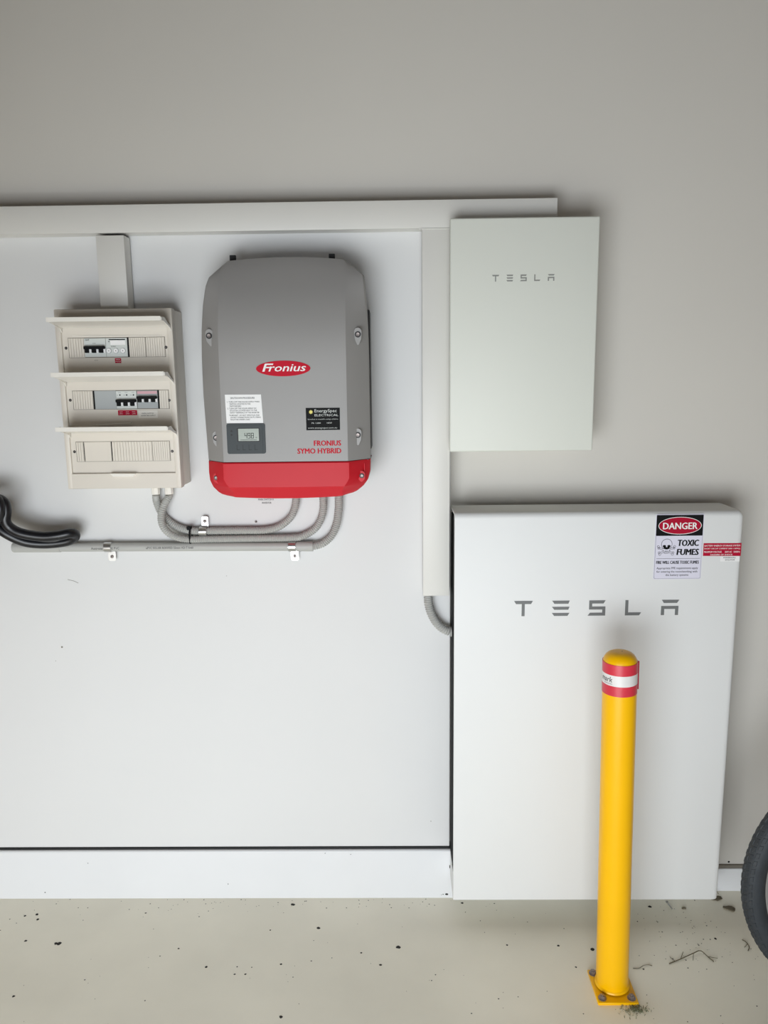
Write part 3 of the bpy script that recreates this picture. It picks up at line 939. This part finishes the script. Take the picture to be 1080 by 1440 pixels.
# glands below
for x in (-0.6862, -0.6480):
    obj('gland', MB().lathe([(0.0, 0.0), (0.0118, 0.0), (0.0124, 0.002), (0.0124, 0.012), (0.0110, 0.0285), (0, 0.0285)], 8, (x, 2.170, 1.2995)), 'cream2', t, smooth=25)


# ================================================================ conduits
CY = 2.1735


def corrugated(name, label, pts, r=0.0118, pitch=0.0058, group=None):
    path = spline(pts, pitch / 2)
    rr = [r if i % 2 else r * 0.80 for i in range(len(path))]
    o = obj(name, MB().tube(path, rr, 16), 'conduit', None, smooth=70)
    return tag(o, label, 'conduit', group)


g = 'corrugated conduits'
corrugated('flexible_conduit', 'grey ribbed conduit bending from the pipe end up under the inverter, rightmost',
           [(-0.2440, CY, 1.1420), (-0.2300, CY, 1.1440), (-0.2085, CY, 1.1520), (-0.1854, CY, 1.1735), (-0.1702, CY, 1.2065), (-0.1631, CY, 1.2480), (-0.1613, CY - 0.004, 1.2850), (-0.1613, CY - 0.010, 1.335)], 0.0122, group=g)
corrugated('flexible_conduit', 'lower of the two tied grey ribbed conduits, running just above the straight pipe',
           [(-0.6480, 2.168, 1.2980), (-0.6480, 2.168, 1.2945), (-0.6515, 2.165, 1.287), (-0.6585, 2.158, 1.2740), (-0.6680, 2.154, 1.2475), (-0.6690, 2.154, 1.2180), (-0.6560, 2.156, 1.1925), (-0.6290, 2.162, 1.1740), (-0.5920, 2.168, 1.1668), (-0.5300, CY, 1.1662), (-0.4000, CY, 1.1668), (-0.3050, CY, 1.1674), (-0.2697, CY, 1.1720), (-0.2342, CY, 1.1925), (-0.2149, CY, 1.2223), (-0.2069, CY - 0.002, 1.2554), (-0.2062, CY - 0.006, 1.2884), (-0.2062, CY - 0.010, 1.335)], 0.0114, group=g)
corrugated('flexible_conduit', 'upper of the two tied grey ribbed conduits, held by a single metal saddle',
           [(-0.6862, 2.170, 1.2980), (-0.6862, 2.170, 1.2945), (-0.6866, 2.171, 1.2860), (-0.6850, 2.176, 1.2680), (-0.6770, 2.181, 1.2434), (-0.6580, 2.181, 1.2190), (-0.6292, 2.180, 1.2005), (-0.5925, CY + 0.003, 1.1905), (-0.5300, CY + 0.003, 1.1895), (-0.4300, CY + 0.003, 1.1895), (-0.3800, CY + 0.003, 1.1900), (-0.3400, CY, 1.1990), (-0.3065, CY, 1.2231), (-0.2905, CY, 1.2520), (-0.2832, CY - 0.004, 1.2891), (-0.2820, CY - 0.010, 1.335)], 0.0114, group=g)
corrugated('flexible_conduit', 'short grey ribbed conduit curving from the upright trunking into the battery side',
           [(0.0935, 2.165, 1.030), (0.0935, 2.165, 0.9980), (0.0937, 2.165, 0.9830), (0.0955, 2.165, 0.9640), (0.1035, 2.165, 0.9365), (0.1190, 2.165, 0.9095), (0.1390, 2.165, 0.8910), (0.1565, 2.165, 0.8835)], 0.0135, 0.0066, group=g)

t = thing('conduit_pipe', 'straight grey plastic conduit pipe with printed lettering below the inverter', 'conduit', (-0.63, CY, 1.1435))
obj('pipe', MB().tube([(-1.115, CY, 1.1463), (-0.28, CY, 1.1418)], 0.0128, 24), 'conduit', t)
obj('coupling', MB().tube([(-0.2865, CY, 1.1420), (-0.2395, CY, 1.1416)], [0.0146, 0.0146], 24), 'conduit', t)
obj('coupling', MB().tube([(-1.112, CY, 1.1465), (-0.975, CY, 1.1458)], [0.0146, 0.0146], 24), 'conduit', t)
mb = MB()
for s, xa, xb in (('Australian MADE PVC', -0.882, -0.800), ('uPVC SOLAR ROOFED 25mm HD-T 0-60', -0.722, -0.585)):
    text(mb, s, xa, xb, 1.1405, 1.1470, 0, 0.008)
# wrap print onto the pipe
mb.v = [(x, CY - math.sqrt(max(0, 0.01305 ** 2 - (z - 1.1440) ** 2)), z) for x, y, z in mb.v]
obj('lettering', mb, 'black', t, smooth=0)


def saddle(name, label, x, zc, rad, down=True, group='steel conduit saddles'):
    t = thing(name, label, 'bracket', (x, BOARD, zc), group)
    sgn = -1 if down else 1
    # strap bent over the pipe
    prof = []
    for rr, order in ((rad + 0.0015, 1), (rad + 0.0003, -1)):
        arc = []
        for k in range(13):
            a = math.radians(-100 + 200 * k / 12)
            arc.append((CY - rr * math.cos(a), zc + rr * math.sin(a)))
        prof += arc[::order]
    obj('strap', MB().xprism(prof, x - 0.011, x + 0.010), 'steel', t)
    z0 = zc + sgn * (rad - 0.001)
    z1 = zc + sgn * (rad + 0.030)
    xa, xb = x - 0.006, x + 0.0165
    if not down:
        xa, xb = x - 0.006, x + 0.014
    fo = obj('foot', MB().prism(rrect(xa, xb, min(z0, z1), max(z0, z1), 0.006), BOARD - 0.0150, BOARD - 0.0134).box(xa + 0.003, xb - 0.003, BOARD - 0.0136, BOARD, min(z0, z1) + 0.008, max(z0, z1) - 0.008), 'steel', t)
    cx, cz = (xa + xb) / 2, z1 - sgn * 0.0135
    sc_ = obj('screw', MB().lathe([(0, -0.0030), (0.0028, -0.0028), (0.0050, 0.0), (0, 0.001)], 16, (cx, BOARD - 0.0150, cz), 'y'), 'bolt', t)
    obj('screw_recess', MB().prism([(cx - 0.0018, cz), (cx, cz + 0.0018), (cx + 0.0018, cz), (cx, cz - 0.0018)], BOARD - 0.0184, BOARD - 0.0170), 'black', sc_)
    return t


saddle('conduit_saddle', 'steel saddle clip on the straight pipe below the switchboard', -0.8350, 1.1448, 0.0132)
saddle('conduit_saddle', 'steel saddle clip on the straight pipe beside its right-hand coupling', -0.2995, 1.1420, 0.0138)
saddle('conduit_saddle', 'steel saddle clip with screw above the upper ribbed conduit', -0.5560, 1.1895, 0.0120, False)

# cable tie around the two conduits
t = thing('cable_tie', 'black cable tie around the two ribbed conduits', 'cable tie', (-0.593, CY, 1.178))
loop = []
for k in range(24):
    a = 2 * math.pi * k / 24
    ca, sa = math.cos(a), math.sin(a)
    loop.append((-0.5932 + 0.0012 * sa, CY - 0.001 - 0.0150 * ca, 1.1786 + (0.0125 + 0.0125) * sa if abs(sa) > 0 else 1.1786))
obj('band', MB().tube(loop + [loop[0]], 0.0026, 6), 'black', t)
obj('head', MB().box(-0.5990, -0.5870, CY - 0.0220, CY - 0.0080, 1.1970, 1.2075, 0.0015, 1), 'black', t)

# loose screw in the board
t = thing('wall_screw', 'single dark screw in the board under the inverter', 'screw', (-0.4065, BOARD, 1.212))
obj('head', MB().lathe([(0, -0.004), (0.0035, -0.0035), (0.0046, 0), (0, 0.0)], 6, (-0.4065, BOARD - 0.0005, 1.212), 'y'), 'bolt', t)
obj('shank', MB().cyl((-0.4065, BOARD - 0.0048, 1.2125), (-0.4050, BOARD - 0.0025, 1.212), 0.0022, seg=8), 'black', t)
tag(obj('wall_hole', MB().lathe([(0.0, 0.0), (0.0028, 0.0), (0.0034, 0.0006), (0, 0.0006)], 14, (1.0463, WALL - 0.0006, 0.0955), 'y'), 'black'),
    'tiny dark hole in the wall just above the skirting', 'hole')

# black cable loop at the left edge
ty = 2.130
t = thing('cable_loop', 'thick black cables looped over the left end of the pipe', 'cable', (-1.05, 2.14, 1.17))
for pts in ([(-1.2364, 2.12, 1.2617), (-1.1613, 2.1, 1.2967), (-1.1115, 2.09, 1.3038), (-1.084, 2.085, 1.2943), (-1.0794, 2.085, 1.2703), (-1.0841, 2.085, 1.2423), (-1.0757, 2.09, 1.2211), (-1.0478, 2.095, 1.2036), (-0.9973, 2.105, 1.1919), (-0.9518, 2.112, 1.1931), (-0.9234, 2.122, 1.197), (-0.9154, 2.136, 1.192), (-0.9221, 2.145, 1.1798), (-0.9477, 2.145, 1.1686), (-1.0011, 2.135, 1.165), (-1.0504, 2.12, 1.1738), (-1.0894, 2.105, 1.1979), (-1.1166, 2.1, 1.2236), (-1.145, 2.1, 1.2603), (-1.2298, 2.12, 1.3225)],
            [(-1.2536, 2.14, 1.2068), (-1.1694, 2.12, 1.2243), (-1.1177, 2.115, 1.2084), (-1.081, 2.12, 1.1947), (-1.0363, 2.13, 1.1798), (-0.9799, 2.14, 1.1751), (-0.9481, 2.148, 1.1794)],
            [(-1.2288, 2.11, 1.2796), (-1.1446, 2.09, 1.3101), (-1.096, 2.075, 1.302), (-1.088, 2.07, 1.277), (-1.1, 2.08, 1.2474), (-1.1496, 2.1, 1.2158), (-1.2502, 2.13, 1.186)]):
    obj('cable', MB().tube(spline(pts, 0.006), 0.0145, 18), 'cable', t, smooth=60)

# ================================================================ bollard
BX, BYc = 0.5705, 1.8250
t = thing('bollard', 'yellow steel bollard with red and white tape standing before the battery', 'bollard', (BX, BYc, 0.0))
R_ = 0.0420
ZB = 0.012
post = obj('post', MB().lathe([(R_, ZB - 0.002), (R_, 0.20), (R_, 0.50), (R_, 0.915)], 56, (BX, BYc, 0)), 'yellow', t, smooth=60)
prof = [(R_, 0.0)]
for k in range(1, 15):
    a = math.radians(90 * k / 14)
    prof.append((max(0.00001, R_ * math.cos(a) ** 0.62), 0.031 * math.sin(a)))
obj('cap', MB().lathe([(r, z + 0.9145) for r, z in prof], 56, (BX, BYc, 0)), 'yellow', t, smooth=60)
obj('cap_hole', MB().lathe([(0.0, 0.9458), (0.0016, 0.9458)], 8, (BX + 0.004, BYc - 0.002, 0)), 'black', t)
obj('weld', MB().lathe([(R_ + 0.004, ZB - 0.0005), (R_ + 0.003, ZB + 0.003), (R_ - 0.001, ZB + 0.006)], 48, (BX, BYc, 0)), 'yellow', t, smooth=60)
RT = R_ + 0.0007
for za, zb, m in ((0.8950, 0.9220, 'tapered'), (0.8675, 0.8950, 'tapewhite'), (0.8415, 0.8675, 'tapered')):
    b = obj('tape_band', MB().lathe([(R_ - 0.0005, za), (RT, za), (RT, zb), (R_ - 0.0005, zb)], 56, (BX, BYc, 0)), m, t, smooth=50)
    note(b, ('red' if m == 'tapered' else 'white') + ' reflective tape band')
    if m == 'tapewhite':
        mb = MB()
        text(mb, 'mark', -86, -40, 0.8770, 0.8905, 0, 0.015, 0.15)
        text(mb, 'bollards.com', -72, -40, 0.8715, 0.8742, 0, 0.02)
        mb.v = [(BX + (RT + 0.0004) * math.sin(math.radians(x)), BYc - (RT + 0.0004) * math.cos(math.radians(x)), z) for x, y, z in mb.v]
        obj('lettering', mb, 'black', b, smooth=0)
obj('tape_end', MB().box(BX + RT - 0.0005, BX + RT + 0.0065, BYc + 0.004, BYc + 0.0055, 0.843, 0.917), 'signred', t, smooth=0)
# base plate (square, with bolts)
px0, px1, py0, py1 = BX - 0.0540, BX + 0.0520, 1.7590, 1.8750
pb = obj('base_plate', MB().box(px0, px1, py0, py1, 0.0, ZB - 0.004, 0.0015, 1), 'yellow', t)
for bx_, by_ in ((px0 + 0.0150, py0 + 0.0160), (px1 - 0.0150, py0 + 0.0160), (px0 + 0.0120, py1 - 0.0150), (px1 - 0.0150, py1 - 0.0150)):
    bo = obj('anchor_bolt', MB().lathe([(0.0085, 0.0), (0.0085, 0.0065), (0.0075, 0.0075), (0, 0.0075)], 6, (bx_, by_, ZB - 0.003)), 'bolt', t, smooth=20)
    obj('washer', MB().lathe([(0.0112, 0.0), (0.0112, 0.0016), (0, 0.0016)], 20, (bx_, by_, ZB - 0.0042)), 'bolt', bo)
    obj('stud', MB().lathe([(0.0042, 0.0), (0.0042, 0.0095), (0.0034, 0.0102), (0, 0.0102)], 12, (bx_, by_, ZB - 0.003)), 'bolt', bo)
t.rotation_euler = (0, math.radians(-0.95), 0)
# keep the plate flat on the floor: it counter-rotates about the pivot
for ch in t.children:
    if ch.name.split('.')[0] in ('base_plate', 'anchor_bolt'):
        ch.rotation_euler = (0, math.radians(0.95), 0)

# ================================================================ bicycle wheel at the right edge
WX, WY, WZ, WR = 1.218, 1.772, 0.3475, 0.3470
t = thing('bicycle_wheel', 'black-tyred wheel standing at the right edge of the picture', 'wheel', (WX, WY, 0.0))
prof = []
for k in range(20):
    a = 2 * math.pi * k / 20
    rr = 0.3175 + 0.0285 * math.cos(a)
    prof.append((rr, 0.0275 * math.sin(a)))
obj('tyre', MB().lathe(prof, 120, (WX, WY, WZ), 'y', True), 'tyre', t, smooth=60)
mb = MB()
NK = 96
for k in range(NK):
    for row in (-2, -1, 0, 1, 2):
        a = 2 * math.pi * (k + (0.5 if row % 2 else 0)) / NK
        th = row * 0.46
        rc = 0.3175 + 0.0285 * math.cos(th)
        yc = 0.0275 * math.sin(th)
        ca, sa = math.cos(a), math.sin(a)
        ra, ta = Vector((ca, 0, sa)), Vector((-sa, 0, ca))
        nr_ = ra * math.cos(th) + Vector((0, 1, 0)) * math.sin(th)
        bt = -ra * math.sin(th) + Vector((0, 1, 0)) * math.cos(th)
        c0 = Vector((WX, WY, WZ)) + ra * rc + Vector((0, yc, 0))
        vs = []
        for h, sh in ((-0.0010, 1.0), (0.0006, 0.8)):
            for q1, q2 in ((-1, -1), (1, -1), (1, 1), (-1, 1)):
                vs.append(c0 + nr_ * h + ta * (q1 * 0.0075 * sh + q2 * 0.002) + bt * q2 * 0.0046 * sh)
        mb.add(vs, [(0, 1, 2, 3), (7, 6, 5, 4), (0, 4, 5, 1), (1, 5, 6, 2), (2, 6, 7, 3), (3, 7, 4, 0)])
obj('tread', mb, 'tyre', t, smooth=0, kind='stuff')
obj('rim', MB().lathe([(0.2930, -0.0130), (0.2930, 0.0130), (0.2780, 0.0110), (0.2680, 0.0060), (0.2660, 0.0), (0.2680, -0.0060), (0.2780, -0.0110)], 96, (WX, WY, WZ), 'y', True), 'rim', t, smooth=30)
obj('hub', MB().lathe([(0.0, -0.055), (0.006, -0.055), (0.006, -0.036), (0.028, -0.034), (0.028, -0.030), (0.015, -0.026), (0.015, 0.026), (0.028, 0.030), (0.028, 0.034), (0.006, 0.036), (0.006, 0.055), (0, 0.055)], 28, (WX, WY, WZ), 'y'), 'rim', t, smooth=30)
for k in range(32):
    a = 2 * math.pi * k / 32
    sd = -1 if k % 2 else 1
    a2 = a + (0.9 if (k // 2) % 2 else -0.9)
    p0 = (WX + 0.026 * math.cos(a2), WY + sd * 0.032, WZ + 0.026 * math.sin(a2))
    p1 = (WX + 0.268 * math.cos(a), WY + sd * 0.002, WZ + 0.268 * math.sin(a))
    obj('spoke', MB().cyl(p0, p1, 0.0011, seg=6), 'rim', t)

# ================================================================ litter on the floor
tag(obj('twig', MB().tube(spline([(0.7512, 1.9026, 0.002), (0.7886, 1.9185, 0.003), (0.8315, 1.9373, 0.006), (0.8547, 1.9455, 0.007), (0.8671, 1.9265, 0.004), (0.8800, 1.9060, 0.002)], 0.006), 0.0013, 6)
        .tube([(0.8671, 1.9265, 0.004), (0.8930, 1.9215, 0.003)], 0.0009, 5).tube([(0.7886, 1.9185, 0.003), (0.806, 1.946, 0.003)], 0.0008, 5).tube([(0.8315, 1.9373, 0.006), (0.822, 1.915, 0.002)], 0.0007, 5).tube([(0.77, 1.911, 0.0025), (0.762, 1.928, 0.002)], 0.0007, 5), 'twig'),
    'small forked dry twig on the floor right of the bollard', 'twig')
tag(obj('dry_stalk', MB().tube(spline([(0.6458, 1.8871, 0.001), (0.662, 1.886, 0.002), (0.6777, 1.8948, 0.003), (0.692, 1.899, 0.002), (0.7041, 1.8950, 0.001)], 0.005), 0.0008, 5), 'twig'),
    'thin curled dry stalk beside the bollard foot', 'stalk')
tag(obj('dry_stalk', MB().tube(spline([(0.992, 1.952, 0.001), (1.001, 1.965, 0.003), (1.000, 1.985, 0.003), (0.993, 1.998, 0.001)], 0.004), 0.0012, 5).tube([(1.0, 1.975, 0.003), (0.988, 1.966, 0.001)], 0.0008, 5), 'twig'),
    'small hooked dry stalk beside the tyre', 'stalk')


def leafshape(name, label, cx, cy, lx, ly, rot):
    vs, fs = [], []
    n = 14
    for k in range(n):
        a = 2 * math.pi * k / n
        rr = random.uniform(0.75, 1.1)
        x, y = lx * rr * math.cos(a), ly * rr * math.sin(a)
        c, s = math.cos(rot), math.sin(rot)
        vs.append((cx + x * c - y * s, cy + x * s + y * c, 0.0015 + random.uniform(0, 0.003)))
    vs.append((cx, cy, 0.005))
    vs2 = [(x, y, 0.0004) for x, y, z in vs[:n]]
    fs = [(k, (k + 1) % n, n) for k in range(n)] + [(k, n + 1 + k, n + 1 + (k + 1) % n, (k + 1) % n) for k in range(n)] + [tuple(n + 1 + k for k in range(n - 1, -1, -1))]
    tag(obj(name, MB().add(vs + vs2, fs), 'leaf', smooth=60), label, 'leaf')


leafshape('dry_leaf', 'larger dark crumpled leaf on the floor by the battery corner', 1.0155, 2.128, 0.020, 0.011, -0.5)
leafshape('dry_leaf', 'brown leaf scrap against the skirting near the battery corner', 0.995, 2.175, 0.018, 0.010, 0.2)
leafshape('dry_leaf', 'small brown leaf on the floor under the battery', 0.8760, 2.130, 0.008, 0.004, 0.1)
tag(obj('twig', MB().tube([(0.990, 2.196, 0.002), (0.996, 2.200, 0.022), (1.003, 2.197, 0.030)], 0.0015, 5).tube([(0.996, 2.200, 0.022), (1.006, 2.19, 0.006)], 0.001, 5), 'twig'),
    'short dark twig leaning on the low skirting', 'twig')
tag(obj('nail', MB().tube([(0.8335, 2.155, 0.002), (0.8385, 2.1262, 0.002)], 0.0022, 8).tube([(0.8330, 2.158, 0.0035), (0.8335, 2.1555, 0.0035)], 0.0038, 10), 'steel'),
    'steel nail lying on the floor under the battery', 'nail')

mb = MB()
for k in range(130):
    a = random.uniform(0, 6.28)
    d_ = abs(random.gauss(0, 1)) * 0.016
    cx, cy = 0.6080 + d_ * math.cos(a) * 1.5, 1.7440 + d_ * math.sin(a) * 0.75
    cy = min(cy, 1.757) if cx < 0.622 else cy
    l, r0 = random.uniform(0.003, 0.010), random.uniform(0, 6.28)
    mb.tube([(cx, cy, 0.001), (cx + l * math.cos(r0), cy + l * math.sin(r0), random.uniform(0.001, 0.006))], random.uniform(0.0004, 0.0009), 4)
tag(obj('grass_clippings', mb, 'grass', smooth=0, kind='stuff'), 'dry grass clippings heaped at the bollard foot', 'grass')


def speck(mb, x, y, r, h=0.001):
    n = 8
    ph = random.uniform(0, 6)
    ring = [(x + r * random.uniform(.7, 1.15) * math.cos(ph + k * math.pi / 4) * 1.1, y + r * random.uniform(.7, 1.15) * math.sin(ph + k * math.pi / 4), 0.0001) for k in range(n)]
    mb.add(ring + [(x, y, h)], [(k, (k + 1) % n, n) for k in range(n)])
    return mb


BIG = [((-0.9967, 1.9851), .0068, 'large dark speck, right half of a touching pair on the left floor'), ((-1.006, 1.986), .0058, 'dark speck, left half of a touching pair on the left floor'),
       ((-0.0038, 1.9691), .0068, 'large round dark speck on the floor left of the battery corner'), ((0.5530, 1.9598), .0062, 'round dark speck on the floor close behind the bollard'),
       ((-0.3077, 1.7235), .0050, 'dark speck on the floor at the bottom edge of the picture'), ((-0.2419, 2.0482), .0055, 'dark speck on the floor below the inverter, midway to the plinth'),
       ((-1.1191, 2.1094), .0050, 'dark speck near the left end of the plinth, nearer the wall of a pair'), ((-1.1067, 2.0873), .0042, 'dark speck near the left end of the plinth, farther from the wall of a pair'),
       ((-1.1009, 1.9968), .0046, 'dark speck on the left floor beside the touching pair'), ((-0.3322, 2.1525), .0065, 'wide dark speck on the floor right against the plinth'),
       ((-0.5421, 1.8936), .004, 'small dark speck on the open floor below the switchboard'), ((-1.0355, 1.7908), .004, 'small dark speck in the bottom left corner of the floor'),
       ((-0.054, 1.901), .004, 'small dark speck in front of the large round speck'), ((0.7752, 2.1394), .0055, 'dark speck on the floor under the battery beside the nail')]
for p, r, lb in BIG:
    tag(obj('grit_speck', speck(MB(), p[0], p[1], r, 0.002), 'grit', smooth=60), lb, 'grit', 'larger dark specks scattered on the floor')
mb = MB()
for p, r in (((-0.334, 1.904), .0035), ((-0.6398, 1.9646), .0032), ((-0.4568, 1.8675), .003), ((-0.1098, 1.947), .003), ((-0.4272, 1.8675), .003), ((-1.1537, 2.1032), .004), ((-0.7831, 2.1149), .003), ((0.3108, 1.977), .003), ((0.49, 1.8924), .003),
             ((0.1972, 2.1575), .004), ((0.6744, 1.8844), .0028), ((0.9198, 2.0015), .004), ((0.4578, 1.9739), .004), ((-0.3856, 2.0395), .0025)):
    speck(mb, p[0], p[1], r)
for k in range(115):
    speck(mb, random.uniform(-1.2, 1.1), random.uniform(1.66, 2.17), random.choice((.0008, .001, .0012, .0016, .002)))
for k in range(60):
    speck(mb, random.uniform(-1.2, 0.2), random.uniform(2.13, 2.18), random.choice((.0008, .0012, .0018)))
for k in range(70):
    speck(mb, random.gauss(0.86, 0.10), random.gauss(2.0, 0.08), random.choice((.0008, .001, .0014, .002)))
tag(obj('fine_grit', mb, 'grit', smooth=60, kind='stuff'), 'fine dark grit scattered over the concrete floor', 'grit')
